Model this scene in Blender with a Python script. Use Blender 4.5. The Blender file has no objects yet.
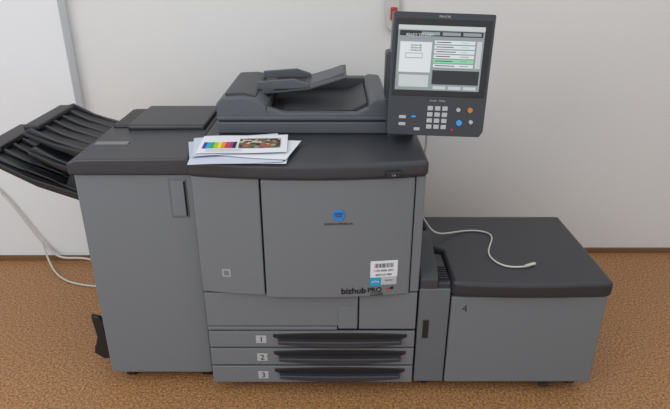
import bpy, bmesh, math, random
from mathutils import Vector
random.seed(3)
S=bpy.context.scene
S.view_settings.view_transform='Standard'
def lin(c):
    c/=255.0
    return c/12.92 if c<=.04045 else ((c+.055)/1.055)**2.4
def mat(name,rgb,rough=.5,spec=.5,noise=0,nscale=600,emit=0,metal=0,coat=0):
    m=bpy.data.materials.new(name); m.use_nodes=True
    nt=m.node_tree; b=nt.nodes['Principled BSDF']
    col=(lin(rgb[0]),lin(rgb[1]),lin(rgb[2]),1)
    b.inputs['Base Color'].default_value=col
    b.inputs['Roughness'].default_value=rough
    b.inputs['Specular IOR Level'].default_value=spec
    b.inputs['Metallic'].default_value=metal
    b.inputs['Coat Weight'].default_value=coat
    if emit:
        b.inputs['Emission Color'].default_value=col; b.inputs['Emission Strength'].default_value=emit
    if noise:
        tc=nt.nodes.new('ShaderNodeTexCoord'); n=nt.nodes.new('ShaderNodeTexNoise')
        n.inputs['Scale'].default_value=nscale; n.inputs['Detail'].default_value=2
        bp=nt.nodes.new('ShaderNodeBump'); bp.inputs['Strength'].default_value=noise; bp.inputs['Distance'].default_value=.001
        nt.links.new(tc.outputs['Object'],n.inputs['Vector']); nt.links.new(n.outputs['Fac'],bp.inputs['Height'])
        nt.links.new(bp.outputs['Normal'],b.inputs['Normal'])
    return m
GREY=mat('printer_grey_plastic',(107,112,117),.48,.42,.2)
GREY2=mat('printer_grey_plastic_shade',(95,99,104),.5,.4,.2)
DARK=mat('dark_plastic',(52,53,58),.42,.45,.25)
DARKT=mat('dark_plastic_satin',(45,46,51),.38,.48,.2)
ADFM=mat('feeder_grey',(80,83,89),.45,.4,.2)
BLACK=mat('black_plastic',(28,28,31),.45,.5)
CORE=mat('seam_black',(25,26,28),.8,.2)
GLOSS=mat('panel_gloss',(46,50,58),.3,.5)
WHITE=mat('white_paper',(212,214,219),.7,.2)
PAPER=mat('paper_tint',(188,194,208),.7,.2)
LAB=mat('label_grey',(165,168,171),.6,.3)
LGREY=mat('light_key',(175,178,182),.5,.3)
TXT=mat('print_black',(18,18,20),.6,.2)
RED=mat('red_plastic',(165,55,48),.5,.4)
BLUE=mat('blue_emblem',(30,120,190),.3,.6,coat=.5)
NAVY=mat('navy_stripe',(20,40,80),.4,.5)
CYAN=mat('cyan_sticker',(40,150,195),.6,.2)
CABLE=mat('cable_white',(190,188,182),.5,.4)
METAL=mat('metal_plate',(130,130,132),.35,.5,metal=.7)
ORANGE=mat('orange_key',(180,125,70),.5,.4)
SKYB=mat('blue_key',(60,140,200),.5,.3,emit=.2)
WPL=mat('white_plastic',(190,188,184),.5,.4)
def em(n,rgb): return mat(n,rgb,.3,.4,emit=.28)
SC_BG=em('screen_bg',(128,136,140)); SC_L=em('screen_light',(172,180,180)); SC_D=em('screen_dark',(34,37,40))
SC_G=em('screen_green',(120,190,148)); SC_W=em('screen_white',(192,199,201))

def empty(name,loc=(0,0,0)):
    e=bpy.data.objects.new(name,None); e.location=loc; S.collection.objects.link(e); e.empty_display_size=.1
    return e
def mk(name,verts,faces,m,parent=None,bev=0,seg=2,smooth=False):
    me=bpy.data.meshes.new(name); me.from_pydata([tuple(v) for v in verts],[],faces); me.update()
    bm=bmesh.new(); bm.from_mesh(me); bmesh.ops.recalc_face_normals(bm,faces=bm.faces); bm.to_mesh(me); bm.free()
    o=bpy.data.objects.new(name,me); S.collection.objects.link(o); me.materials.append(m)
    if parent: o.parent=parent
    if bev:
        b=o.modifiers.new('bevel','BEVEL'); b.width=bev; b.segments=seg; b.limit_method='ANGLE'; b.angle_limit=math.radians(35)
        for p in me.polygons: p.use_smooth=True
        w=o.modifiers.new('wn','WEIGHTED_NORMAL'); w.keep_sharp=True
    elif smooth:
        for p in me.polygons: p.use_smooth=True
    return o
def box(name,x0,x1,y0,y1,z0,z1,m,parent=None,bev=.003,seg=2):
    v=[(x,y,z) for x in(x0,x1) for y in(y0,y1) for z in(z0,z1)]
    f=[(0,1,3,2),(4,6,7,5),(0,4,5,1),(2,3,7,6),(0,2,6,4),(1,5,7,3)]
    return mk(name,v,f,m,parent,bev,seg)
def prism(name,pts,ax,a0,a1,m,parent=None,bev=.003,seg=2):
    def P(p,a):
        return {'X':(a,p[0],p[1]),'Y':(p[0],a,p[1]),'Z':(p[0],p[1],a)}[ax]
    n=len(pts); v=[P(p,a0) for p in pts]+[P(p,a1) for p in pts]
    f=[tuple(range(n)),tuple(range(2*n-1,n-1,-1))]+[(i,(i+1)%n,n+(i+1)%n,n+i) for i in range(n)]
    return mk(name,v,f,m,parent,bev,seg)
def cyl(name,c,r,h,ax,m,parent=None,n=28,bev=0,r2=None):
    r2=r if r2 is None else r2
    v=[];
    for k,(rr,hh) in enumerate(((r,-h/2),(r2,h/2))):
        for i in range(n):
            a=2*math.pi*i/n; p,q=rr*math.cos(a),rr*math.sin(a)
            d={'Z':(p,q,hh),'Y':(p,hh,q),'X':(hh,p,q)}[ax]
            v.append((c[0]+d[0],c[1]+d[1],c[2]+d[2]))
    f=[tuple(range(n)),tuple(range(2*n-1,n-1,-1))]+[(i,(i+1)%n,n+(i+1)%n,n+i) for i in range(n)]
    return mk(name,v,f,m,parent,bev)
def text(name,s,loc,size,m,parent=None,rot=(math.pi/2,0,0),bold=0):
    cu=bpy.data.curves.new(name,'FONT'); cu.body=s; cu.size=size; cu.align_x='CENTER'; cu.align_y='CENTER'
    cu.extrude=.0002; cu.offset=bold
    t=bpy.data.objects.new(name+'_tmp',cu); S.collection.objects.link(t)
    bpy.context.view_layer.update()
    me=bpy.data.meshes.new_from_object(t.evaluated_get(bpy.context.evaluated_depsgraph_get()))
    bpy.data.objects.remove(t)
    o=bpy.data.objects.new(name,me); S.collection.objects.link(o); me.materials.clear(); me.materials.append(m)
    o.location=loc; o.rotation_euler=rot
    if parent: o.parent=parent
    return o
def tube(name,pts,r,m,parent=None):
    cu=bpy.data.curves.new(name,'CURVE'); cu.dimensions='3D'; cu.bevel_depth=r; cu.bevel_resolution=4; cu.resolution_u=12
    sp=cu.splines.new('NURBS'); sp.points.add(len(pts)-1)
    for i,p in enumerate(pts): sp.points[i].co=(*p,1)
    sp.use_endpoint_u=True; sp.order_u=4
    cu.materials.append(m)
    o=bpy.data.objects.new(name,cu); S.collection.objects.link(o)
    if parent:o.parent=parent
    return o

# ---------------- room
def wallmat(name,rgb):
    m=mat(name,rgb,.85,.15,.15,60); return m
WALL=wallmat('wall_paint',(214,213,212)); WALL2=wallmat('wall_paint_light',(218,220,223))
FL=bpy.data.materials.new('speckled_floor'); FL.use_nodes=True
nt=FL.node_tree; b=nt.nodes['Principled BSDF']; b.inputs['Roughness'].default_value=.42; b.inputs['Specular IOR Level'].default_value=.3
tc=nt.nodes.new('ShaderNodeTexCoord')
n1=nt.nodes.new('ShaderNodeTexNoise'); n1.inputs['Scale'].default_value=105; n1.inputs['Detail'].default_value=5; n1.inputs['Roughness'].default_value=.75
n2=nt.nodes.new('ShaderNodeTexVoronoi'); n2.inputs['Scale'].default_value=130
r1=nt.nodes.new('ShaderNodeValToRGB'); e=r1.color_ramp.elements
e[0].position=.37; e[0].color=(lin(98),lin(66),lin(40),1); e[1].position=.65; e[1].color=(lin(198),lin(152),lin(108),1)
k=e.new(.5); k.color=(lin(158),lin(114),lin(74),1)
mx=nt.nodes.new('ShaderNodeMixRGB'); mx.blend_type='MULTIPLY'; mx.inputs[0].default_value=.35
r2=nt.nodes.new('ShaderNodeValToRGB'); r2.color_ramp.elements[0].position=.0; r2.color_ramp.elements[0].color=(.45,.4,.35,1); r2.color_ramp.elements[1].position=.5
for n in(n1,n2): nt.links.new(tc.outputs['Object'],n.inputs['Vector'])
nt.links.new(n1.outputs['Fac'],r1.inputs['Fac']); nt.links.new(n2.outputs['Distance'],r2.inputs['Fac'])
nt.links.new(r1.outputs['Color'],mx.inputs[1]); nt.links.new(r2.outputs['Color'],mx.inputs[2]); nt.links.new(mx.outputs[0],b.inputs['Base Color'])
WY=2.95; LY=2.86
box('floor',-3.2,3.2,-2.5,3.05,-.1,0,FL,bev=0)
box('wall_back',-3.2,3.2,WY,WY+.1,0,2.9,WALL,bev=0)
box('wall_pilaster',-3.1,-1.31,LY,WY,0,2.9,WALL2,bev=.004)
box('wall_left',-3.3,-3.2,-2.5,3.05,0,2.9,WALL,bev=0)
box('wall_right',3.2,3.3,-2.5,3.05,0,2.9,WALL,bev=0)
BB=mat('baseboard_brown',(118,86,60),.5,.3,.2)
box('baseboard_back',-1.31,3.2,WY-.012,WY,0,.03,BB,bev=.002)
box('baseboard_left',-3.1,-1.31,LY-.012,LY,0,.03,BB,bev=.002)

# ---------------- main printer
P=empty('office_printer',(0,0,0))
XL,XR,YF=-.482,.304,1.788
xc=(XL+XR)/2; hw=(XR-XL)/2
def bow(x,a): 
    u=(x-xc)/hw; return a*(1-u*u)
def bowpanel(name,x0,x1,z0,z1,a,m,off=0,th=.025,bev=.004,n=14):
    pts=[(x0+(x1-x0)*i/n, YF-off-bow(x0+(x1-x0)*i/n,a)) for i in range(n+1)]
    pts+=[(x1,YF+th),(x0,YF+th)]
    return prism(name,pts,'Z',z0,z1,m,P,bev,3)
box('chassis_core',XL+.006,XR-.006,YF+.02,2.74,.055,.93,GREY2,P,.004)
box('front_recess',XL+.01,XR-.01,YF+.008,YF+.03,.05,.93,CORE,P,0)
bowpanel('front_panel_side',XL,-.252,.472,.921,.035,GREY,0)
bowpanel('front_door',-.246,.268,.466,.921,.035,GREY,.004,bev=.006)
bowpanel('front_panel_edge',.272,XR,.472,.921,.035,GREY,0)
n=18
x0,x1=XL-.006,XR+.006
pts=[(x0+(x1-x0)*i/n, YF-.018-bow(x0+(x1-x0)*i/n,.04)) for i in range(n+1)]+[(x1,2.76),(x0,2.76)]
prism('counter_top',pts,'Z',.925,.982,DARK,P,.016,4)
box('main_switch_cover',.165,.215,1.735,1.775,.935,.955,BLACK,P,.003)
text('switch_mark','| o',(.19,1.734,.945),.012,LGREY,P)
box('lower_fascia',XL+.002,.085,YF,YF+.02,.318,.464,GREY,P,.003)
box('lower_flap',.012,.083,YF-.004,YF+.01,.308,.405,GREY,P,.003)
box('lower_fascia_side',.09,XR-.002,YF-.001,YF+.02,.305,.464,GREY,P,.003)
box('lower_fascia_strip',XL+.002,.008,YF,YF+.02,.300,.314,GREY,P,.002)
zs=[(.222,.293),(.138,.214),(.052,.130)]
for i,(a,bz) in enumerate(zs):
    box(f'tray_{i+1}_front',XL+.004,XR-.002,YF-.002,YF+.02,a,bz,GREY,P,.003)
    zt=bz-.010; N=16; hx0,hx1=-.235,.272
    up=[];lo=[]
    for j in range(N+1):
        u=j/N; x=hx0+(hx1-hx0)*u; s=math.sin(math.pi*u)**.45 if 0<u<1 else 0
        up.append((x,zt+.006*math.sin(math.pi*u)))
        lo.append((x,zt-.012-.034*s))
    pts=up+lo[::-1]
    prism(f'tray_{i+1}_handle_recess',pts,'Y',YF-.006,YF+.01,BLACK,P,.002)
    pts=[(hx0+.02+(hx1-hx0-.04)*j/N, zt-.018-.004*math.sin(math.pi*j/N)) for j in range(N+1)]
    pts2=[(x,z-.016-.012*math.sin(math.pi*j/N)) for j,(x,z) in enumerate(pts)]
    prism(f'tray_{i+1}_handle',pts+pts2[::-1],'Y',YF-.026,YF,DARK,P,.005,3)
    box(f'tray_{i+1}_label',-.300,-.260,YF-.004,YF+.002,a+.020,a+.054,LAB,P,.001)
    text(f'tray_{i+1}_number',str(i+1),(-.28,YF-.0048,a+.037),.034,TXT,P)
box('plinth',XL+.04,XR-.03,YF+.05,2.70,.03,.06,CORE,P,0)
for i,(x,y) in enumerate([(-.42,1.86),(.25,1.86),(-.42,2.65),(.25,2.65)]):
    cyl(f'caster_{i+1}',(x,y,.025),.025,.03,'X',BLACK,P)
yb=lambda x: YF-.004-bow(x,.035)-.0012
def btext(name,s,x,z,size,m,bold=0,off=.0006):
    u=(x-xc)/hw; ang=math.atan(2*.035*u/hw)
    return text(name,s,(x,yb(x)-off,z),size,m,P,(math.pi/2,0,ang),bold)
cyl('emblem_disc',(.012,yb(.012)+.0005,.795),.021,.005,'Y',BLUE,P,bev=.001)
for i,dz in enumerate((.007,.001,-.005)):
    box(f'emblem_stripe_{i}',-.003+i*.002,.027-i*.002,yb(.012)-.0027,yb(.012),.795+dz,.7975+dz,NAVY,P,0)
btext('emblem_lettering','KONICA MINOLTA',.012,.762,.0115,TXT)
bowpanel('asset_sticker',.125,.222,.546,.612,.035,WHITE,.005,.01,0)
for j in range(24):
    x=.14+j*.0028; box(f'sticker_barcode_{j}',x,x+random.choice((.0008,.0016)),yb(x)-.0004,yb(x)+.001,.585,.602,TXT,P,0)
btext('sticker_text','1104 0006 2041',.173,.573,.011,TXT)
btext('sticker_text_b','SERVICE 0800',.173,.556,.010,TXT)
bowpanel('blue_sticker',.125,.163,.512,.545,.035,CYAN,.005,.01,0)
bowpanel('pale_sticker',.164,.22,.514,.545,.035,LGREY,.005,.01,0)
btext('blue_sticker_text','online',.144,.53,.011,WHITE)
btext('pale_sticker_text','service',.192,.533,.010,TXT)
btext('model_lettering','bizhub',.066,.494,.034,TXT,.0006)
btext('model_lettering_pro','PRO',.142,.494,.027,TXT,.0003)
btext('model_number','C5500',.150,.476,.017,TXT)
cyl('model_accent',(.192,yb(.192)+.002,.496),.006,.005,'Y',RED,P)
cyl('model_accent_b',(.204,yb(.204)+.002,.499),.006,.005,'Y',BLACK,P)
bowpanel('door_pictogram',-.402,-.373,.543,.572,.035,LAB,.0008,.01,0)
bowpanel('door_pictogram_inner',-.398,-.377,.547,.568,.035,GREY,.0014,.01,0)

# ---------- document feeder on top (part of printer)
A0,A1=-.436,.200
box('feeder_glass_base',A0,A1,2.062,2.56,.983,1.030,ADFM,P,.008,3)
box('feeder_gap',A0+.006,A1-.006,2.068,2.55,1.027,1.036,CORE,P,0)
box('feeder_lid',A0,A1,2.06,2.56,1.034,1.052,ADFM,P,.006,3)
prism('feeder_roller_housing',[(A0,1.045),(A0,1.095),(A0+.02,1.118),(A0+.10,1.122),(A0+.15,1.112),(A0+.185,1.085),(A0+.19,1.045)],'Y',2.062,2.55,ADFM,P,.008,3)
prism('feeder_cover_hatch',[(A0+.03,1.118),(A0+.03,1.128),(A0+.10,1.131),(A0+.145,1.118),(A0+.14,1.108)],'Y',2.10,2.50,DARK,P,.004)
box('output_recess',A0+.19,.125,2.10,2.50,1.050,1.056,BLACK,P,.002)
prism('feeder_front_wall',[(A0+.18,1.045),(A0+.185,1.082),(A0+.25,1.062),(.08,1.062),(.13,1.085),(.13,1.045)],'Y',2.062,2.10,ADFM,P,.005)
prism('feeder_end_wall',[(.115,1.045),(.125,1.100),(.145,1.112),(A1-.01,1.108),(A1,1.09),(A1,1.045)],'Y',2.062,2.55,ADFM,P,.008,3)
box('feeder_back_wall',A0+.18,.13,2.50,2.55,1.045,1.105,ADFM,P,.006)
prism('input_tray',[(A0+.12,1.105),(-.10,1.125),(.045,1.168),(.045,1.160),(-.10,1.116),(A0+.12,1.095)],'Y',2.20,2.47,DARK,P,.003)
prism('input_tray_step',[(-.10,1.126),(-.02,1.152),(.03,1.170),(.04,1.164),(-.08,1.118)],'Y',2.27,2.45,ADFM,P,.003)
for i,y in enumerate((2.215,2.43)):
    prism(f'paper_guide_{i+1}',[(-.30,1.115),(-.30,1.145),(-.16,1.155),(-.10,1.135),(-.10,1.12)],'Y',y,y+.018,ADFM,P,.003)
box('input_tray_inner',-.24,-.12,2.25,2.42,1.118,1.124,BLACK,P,.001)
prism('output_ramp',[(-.24,1.055),(.06,1.062),(.12,1.09),(.12,1.055)],'Y',2.12,2.48,DARK,P,.003)

# ---------- control panel (part of printer)
box('panel_column',.21,.29,2.04,2.14,.975,1.25,DARK,P,.01,3)
box('panel_arm',.178,.33,2.015,2.10,1.12,1.29,DARK,P,.012,3)
CP=empty('control_panel',(.357,1.967,1.216)); CP.parent=P
CP.rotation_euler=(math.radians(-5),math.radians(2),0)
W,H=.340,.412
def pb(name,u0,u1,v0,v1,d,m,bev=.001,base=0):
    return box(name,-W/2+u0*W,-W/2+u1*W,-d-base,.0,H/2-v1*H,H/2-v0*H,m,CP,bev)
hw2=W/2
prism('panel_housing',[(-hw2+.006,-H/2),(hw2-.012,-H/2),(hw2,-H/2+.02),(hw2,H/2-.004),(hw2-.004,H/2),(-hw2+.004,H/2),(-hw2,H/2-.004),(-hw2,-H/2+.006)],'Y',0,.05,GLOSS,CP,.006,3)
pb('panel_bezel',.03,.97,.05,.665,.003,BLACK,.003)
pb('screen',.055,.905,.10,.615,.004,SC_BG,0)
def sp(name,u0,u1,v0,v1,m,d=.0048):
    U=lambda u:.055+.85*u; V=lambda v:.10+.515*v
    return pb(name,U(u0),U(u1),V(v0),V(v1),d,m,0)
sp('screen_title',.0,1,0,.07,SC_L); sp('screen_bar',0.02,.98,.08,.16,SC_D); 
for i in range(4): sp(f'screen_tab_{i}',.03+i*.24,.24+i*.24,.095,.145,SC_D if i==0 else SC_BG,.0052)
sp('screen_info',.03,.40,.25,.72,SC_W); sp('screen_info_b',.04,.39,.76,.95,SC_L)
sp('screen_diagram',.10,.30,.42,.50,SC_BG,.0052); sp('screen_diagram_b',.105,.295,.43,.49,SC_W,.0055)
for i in range(6): sp(f'screen_row_{i}',.43,.90,.22+i*.072,.275+i*.072,SC_G if i==4 else SC_W)
for i in range(6): sp(f'screen_row_text_{i}',.45,.62+.03*(i%3),.24+i*.072,.252+i*.072,SC_D,.0052)
for i in range(6): sp(f'screen_row_value_{i}',.74,.82+.02*(i%2),.24+i*.072,.252+i*.072,SC_G if i in(0,1,2) else SC_BG,.0052)
sp('screen_window',.43,.98,.68,.90,SC_D); sp('screen_scroll',.92,.98,.22,.64,SC_L)
for i in range(3): sp(f'screen_button_{i}',.45+i*.18,.60+i*.18,.93,.98,SC_L)
text('screen_heading','READY TO COPY',(-W/2+W*.27,-.0055,H/2-H*.175),.012,SC_W,CP)
for i in range(3): text(f'screen_caption_{i}','list item 100',(-W/2+W*.24,-.0058,H/2-H*(.255+.02*i)),.007,SC_D,CP)
for r in range(4):
    for c in range(3):
        u=.405+c*.075; v=.745+r*.052
        pb(f'keypad_key_{r}_{c}',u,u+.055,v,v+.036,.006,LGREY,.001)
def rk(name,u,v,r,m): cyl(name,(-W/2+u*W,-.003,H/2-v*H),r,.01,'Y',m,CP,bev=.001)
rk('reset_key',.72,.77,.007,LGREY); rk('stop_key',.84,.77,.009,ORANGE); rk('start_key',.74,.88,.010,SKYB); rk('proof_key',.86,.87,.007,LGREY)
rk('clear_key',.67,.94,.005,RED)
pb('help_key',.12,.19,.89,.915,.005,LGREY); pb('counter_key',.12,.19,.83,.855,.005,LGREY,.001)
pb('counter_light',.245,.29,.83,.845,.005,SKYB,.001)
pb('power_save_key',.28,.34,.93,.955,.005,LGREY,.001)
text('keypad_caption','Access   Utility',(-W/2+W*.5,-.001,H/2-H*.70),.009,LGREY,CP)
text('brand_caption','PRINTER',(-W/2+W*.5,-.001,H/2-H*.03),.010,LGREY,CP)

# ---------------- finisher
F=empty('paper_finisher',(0,0,0))
FX0,FX1,FY=-.898,-.490,1.842
box('body',FX0+.004,FX1,FY+.02,2.50,.055,.915,GREY2,F,.004)
box('front_door',FX0,FX1-.002,FY,FY+.022,.053,.905,GREY,F,.006,3)
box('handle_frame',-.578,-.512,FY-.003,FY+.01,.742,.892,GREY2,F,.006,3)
box('handle_slot',-.570,-.520,FY-.0045,FY+.01,.750,.884,GREY,F,.004)
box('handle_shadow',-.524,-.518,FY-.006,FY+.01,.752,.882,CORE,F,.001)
prism('top_lid',[(FX0-.010,.912),(FX0-.010,.952),(FX0+.02,.968),(FX1-.02,.972),(FX1,.968),(FX1,.912)],'Y',FY-.022,2.50,DARK,F,.008,3)
box('lid_hatch',FX0+.09,FX1-.015,2.16,2.47,.965,.990,DARKT,F,.010,3)
box('lid_step',FX0+.02,FX0+.085,2.2,2.45,.965,.978,BLACK,F,.006,3)
box('lid_plate',FX0+.03,FX0+.15,1.98,2.01,.966,.972,METAL,F,.001)
box('plinth',FX0+.03,FX1-.02,FY+.05,2.45,.02,.06,CORE,F,0)
for i,(x,y) in enumerate([(-.84,1.90),(-.53,1.90),(-.84,2.42),(-.53,2.42)]):
    cyl(f'caster_{i+1}',(x,y,.022),.022,.03,'X',BLACK,F)
def tray(name,xa,za,xb,zb,y0,y1,th=.014,n=6):
    dx,dz=xb-xa,zb-za
    prism(name,[(xa,za),(xa+dx*.55,za+dz*.45),(xb,zb),(xb,zb-th),(xa+dx*.5,za+dz*.40-th*1.4),(xa,za-th*1.6)],'Y',y0,y1,BLACK,F,.003)
    for i in range(n):
        y=y0+.02+(y1-y0-.05)*i/(n-1)
        prism(f'{name}_rib_{i}',[(xa,za+.002),(xa+dx*.55,za+dz*.45+.008),(xb-.02*(1 if dx>0 else -1),zb+.006),(xb,zb-.004),(xa,za-.008)],'Y',y,y+.014,DARK,F,.002)
FXT=FX0-.002
tray('upper_tray',FXT,.925,-1.13,1.010,2.0,2.42)
box('upper_tray_lip',-1.15,-1.09,2.05,2.36,1.0,1.02,BLACK,F,.005)
tray('middle_tray',FXT,.87,-1.10,.955,1.95,2.40)
tray('lower_tray',FXT,.785,-1.26,.945,1.93,2.38,.018,7)
box('lower_tray_lip',-1.30,-1.22,2.0,2.30,.930,.955,BLACK,F,.006)
prism('tray_bracket',[(FXT,.74),(FXT,.93),(-.93,.93),(-1.0,.80)],'Y',1.96,1.985,BLACK,F,.003)
prism('tray_bracket_rear',[(FXT,.74),(FXT,.93),(-.93,.93),(-1.0,.80)],'Y',2.34,2.365,BLACK,F,.003)
cx=FX0+.002
prism('side_clip',[(cx,.06),(cx,.09),(-.932,.10),(-.942,.20),(-.930,.215),(-.950,.255),(-.985,.265),(-.975,.16),(-1.0,.08),(-.96,.05)],'Y',1.93,1.95,BLACK,F,.004)
prism('side_clip_b',[(cx,.05),(cx,.075),(-.95,.085),(-.96,.17),(-1.0,.18),(-1.01,.055)],'Y',2.03,2.05,BLACK,F,.004)
box('side_clip_bar',-1.0,-.945,1.94,2.04,.09,.105,BLACK,F,.004)
box('side_clip_bar_b',-.97,-.945,1.94,2.04,.17,.185,BLACK,F,.004)

# ---------------- paper feed cabinet (right)
G=empty('paper_feed_cabinet',(0,0,0))
gx0,gx1=.310,1.002
box('body',gx0,gx1-.004,YF+.02,2.27,.055,.464,GREY2,G,.004)
box('front_gap',gx0+.002,gx1-.01,YF+.012,YF+.03,.055,.464,CORE,G,0)
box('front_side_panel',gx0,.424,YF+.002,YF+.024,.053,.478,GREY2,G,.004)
box('front_door',.430,gx1,YF-.002,YF+.02,.053,.446,GREY,G,.006,3)
pts=[(.425,YF-.006)]+[(.425+.585*i/10, YF-.014-.014*math.sin(math.pi*i/10)) for i in range(1,11)]+[(gx1+.004,2.34),(.380,2.34),(.380,2.05),(.425,2.02)]
prism('top_lid',pts,'Z',.452,.518,DARKT,G,.018,4)
prism('transport_block',[(YF+.005,.47),(YF+.01,.515),(YF+.06,.545),(2.0,.575),(2.08,.575),(2.10,.47)],'X',gx0,.378,DARK,G,.006,3)
for i in range(6): box(f'transport_vent_{i}',.382,.418,YF+.03+i*.016,YF+.038+i*.016,.484,.510,BLACK,G,.001)
box('transport_shelf',.378,.424,YF+.01,2.02,.470,.500,DARK,G,.004)
box('lock_plate',.330,.352,YF-.001,YF+.01,.262,.345,BLACK,G,.003)
text('cabinet_number','4',(.480,YF-.0028,.396),.042,TXT,G,bold=-.0006)
box('hinge_knuckle',.80,.84,YF-.014,YF,.04,.053,BLACK,G,.002)
box('plinth',gx0+.03,gx1-.03,YF+.05,2.22,.02,.06,CORE,G,0)
for i,(x,y) in enumerate([(.36,1.85),(.95,1.85),(.36,2.2),(.95,2.2)]):
    cyl(f'caster_{i+1}',(x,y,.022),.022,.03,'X',BLACK,G)

# ---------------- sheets
T=empty('printed_sheets',(0,0,0))
def sheet(name,cx,cy,w,h,rot,z,m):
    a=math.radians(rot); v=[]
    N=8
    for i in range(N+1):
        for j in (0,1):
            lx=-w/2+w*i/N; ly=-h/2+h*j
            v.append((cx+lx*math.cos(a)-ly*math.sin(a),cy+lx*math.sin(a)+ly*math.cos(a),z+.001*math.sin(i*.9)))
    f=[(2*i,2*i+2,2*i+3,2*i+1) for i in range(N)]
    o=mk(name,v,f,m,T); s=o.modifiers.new('t','SOLIDIFY'); s.thickness=.0012; return a
sh=[(-.35,1.89,.30,.22,14,.985,PAPER),(-.30,1.835,.30,.21,-3,.989,WHITE),(-.325,1.815,.30,.20,5,.993,PAPER),(-.285,1.865,.30,.20,-11,.997,WHITE),(-.335,1.885,.297,.20,11,1.001,PAPER),(-.312,1.88,.297,.19,3,1.005,WHITE)]
for i,s in enumerate(sh): sheet(f'sheet_{i+1}',*s)
def art(name,x0,x1,y0,y1,m,rot=3,z=1.0072,cx=-.312,cy=1.88):
    a=math.radians(rot); v=[]
    for (x,y) in((x0,y0),(x1,y0),(x1,y1),(x0,y1)):
        v.append((cx+x*math.cos(a)-y*math.sin(a),cy+x*math.sin(a)+y*math.cos(a),z))
    mk(name,v,[(0,1,2,3)],m,T)
cols=[(30,60,150),(40,150,200),(40,160,80),(150,190,50),(225,205,50),(220,135,45),(190,60,60),(160,50,120),(40,40,45)]
for i,c in enumerate(cols):
    m=mat(f'ink_{i}',c,.6,.2); art(f'colour_bar_{i}',-.135+i*.0125,-.1235+i*.0125,-.05,.015,m)
PH=bpy.data.materials.new('photo_print'); PH.use_nodes=True; nt=PH.node_tree; b=nt.nodes['Principled BSDF']
tc=nt.nodes.new('ShaderNodeTexCoord'); vn=nt.nodes.new('ShaderNodeTexVoronoi'); vn.inputs['Scale'].default_value=75
cr=nt.nodes.new('ShaderNodeValToRGB'); cr.color_ramp.interpolation='CONSTANT'
for p,c in((.25,(.15,.10,.04)),(.42,(.45,.35,.2)),(.55,(.02,.02,.03)),(.66,(.08,.16,.05)),(.75,(.35,.08,.04)),(.85,(.5,.5,.45))):
    k=cr.color_ramp.elements.new(p); k.color=(*c,1)
cr.color_ramp.elements[0].color=(.02,.02,.02,1)
nt.links.new(tc.outputs['Object'],vn.inputs['Vector']); nt.links.new(vn.outputs['Color'],cr.inputs['Fac']); nt.links.new(cr.outputs['Color'],b.inputs['Base Color'])
art('photo_print',-.015,.125,-.05,.05,PH)
for i in range(4): art(f'print_line_{i}',-.12,.0,-.062-.008*i,-.0605-.008*i,LAB)

# ---------------- cables
C1=empty('network_cable',(0,0,0))
tube('cord_a',[(-2.1,2.84,.75),(-1.9,2.84,.56),(-1.77,2.835,.42),(-1.68,2.83,.23),(-1.60,2.82,.09),(-1.53,2.81,.03),(-1.42,2.80,.05),(-1.3,2.78,.035),(-1.1,2.7,.012),(-.95,2.6,.012)],.006,CABLE,C1)
tube('cord_b',[(-1.62,2.82,.14),(-1.60,2.80,.04),(-1.54,2.72,.01),(-1.44,2.62,.008),(-1.3,2.56,.008),(-1.1,2.55,.008),(-.92,2.53,.012)],.005,CABLE,C1)
C2=empty('usb_cable',(0,0,0))
tube('cord',[(.33,2.75,.70),(.35,2.5,.60),(.36,2.3,.58),(.375,2.12,.585),(.41,2.09,.545),(.51,2.17,.523),(.60,2.19,.523),(.665,2.15,.523),(.63,2.06,.523),(.595,1.98,.523),(.61,1.90,.523),(.66,1.865,.523),(.72,1.88,.523)],.0035,CABLE,C2)
tube('plug',[(.715,1.878,.525),(.73,1.885,.525),(.745,1.892,.525),(.757,1.897,.525)],.006,WPL,C2)
C3=empty('power_cable',(0,0,0))
tube('cord',[(.32,2.08,1.05),(.335,2.07,1.02),(.345,2.05,.97),(.335,2.05,.90),(.325,2.1,.80),(.33,2.2,.70)],.004,CABLE,C3)

# ---------------- wall device
D=empty('wall_call_button',(0,0,0))
prism('housing',[(.242,1.40),(.247,1.29),(.262,1.25),(.287,1.24),(.307,1.26),(.317,1.30),(.312,1.40)],'Y',WY-.04,WY,WPL,D,.008,3)
box('red_plate',.268,.300,WY-.052,WY-.035,1.30,1.36,RED,D,.006)
tube('conduit',[(.277,WY-.01,1.40),(.277,WY-.01,1.8),(.277,WY-.01,2.4),(.277,WY-.01,2.9)],.006,WPL,D)

# ---------------- light
w=bpy.data.worlds.new('daylight'); S.world=w; w.use_nodes=True
w.node_tree.nodes['Background'].inputs[0].default_value=(.96,.98,1,1); w.node_tree.nodes['Background'].inputs[1].default_value=1.17
def area(name,loc,rot,sx,sy,e,col=(1,1,1)):
    l=bpy.data.lights.new(name,'AREA'); l.shape='RECTANGLE'; l.size=sx; l.size_y=sy; l.energy=e; l.color=col
    o=bpy.data.objects.new(name,l); S.collection.objects.link(o); o.location=loc
    d=Vector(rot)-Vector(loc); o.rotation_euler=d.to_track_quat('-Z','Y').to_euler(); return o
area('window_light',(-2.2,-.4,2.2),(-.2,2.4,.8),1.8,1.4,42,(.96,.98,1))

cam=bpy.data.cameras.new('camera'); co=bpy.data.objects.new('camera',cam); S.collection.objects.link(co)
cam.sensor_width=36; cam.lens=30.84; co.location=(0,0,1.61); co.rotation_euler=(math.radians(90-23.9),0,0)
S.camera=co
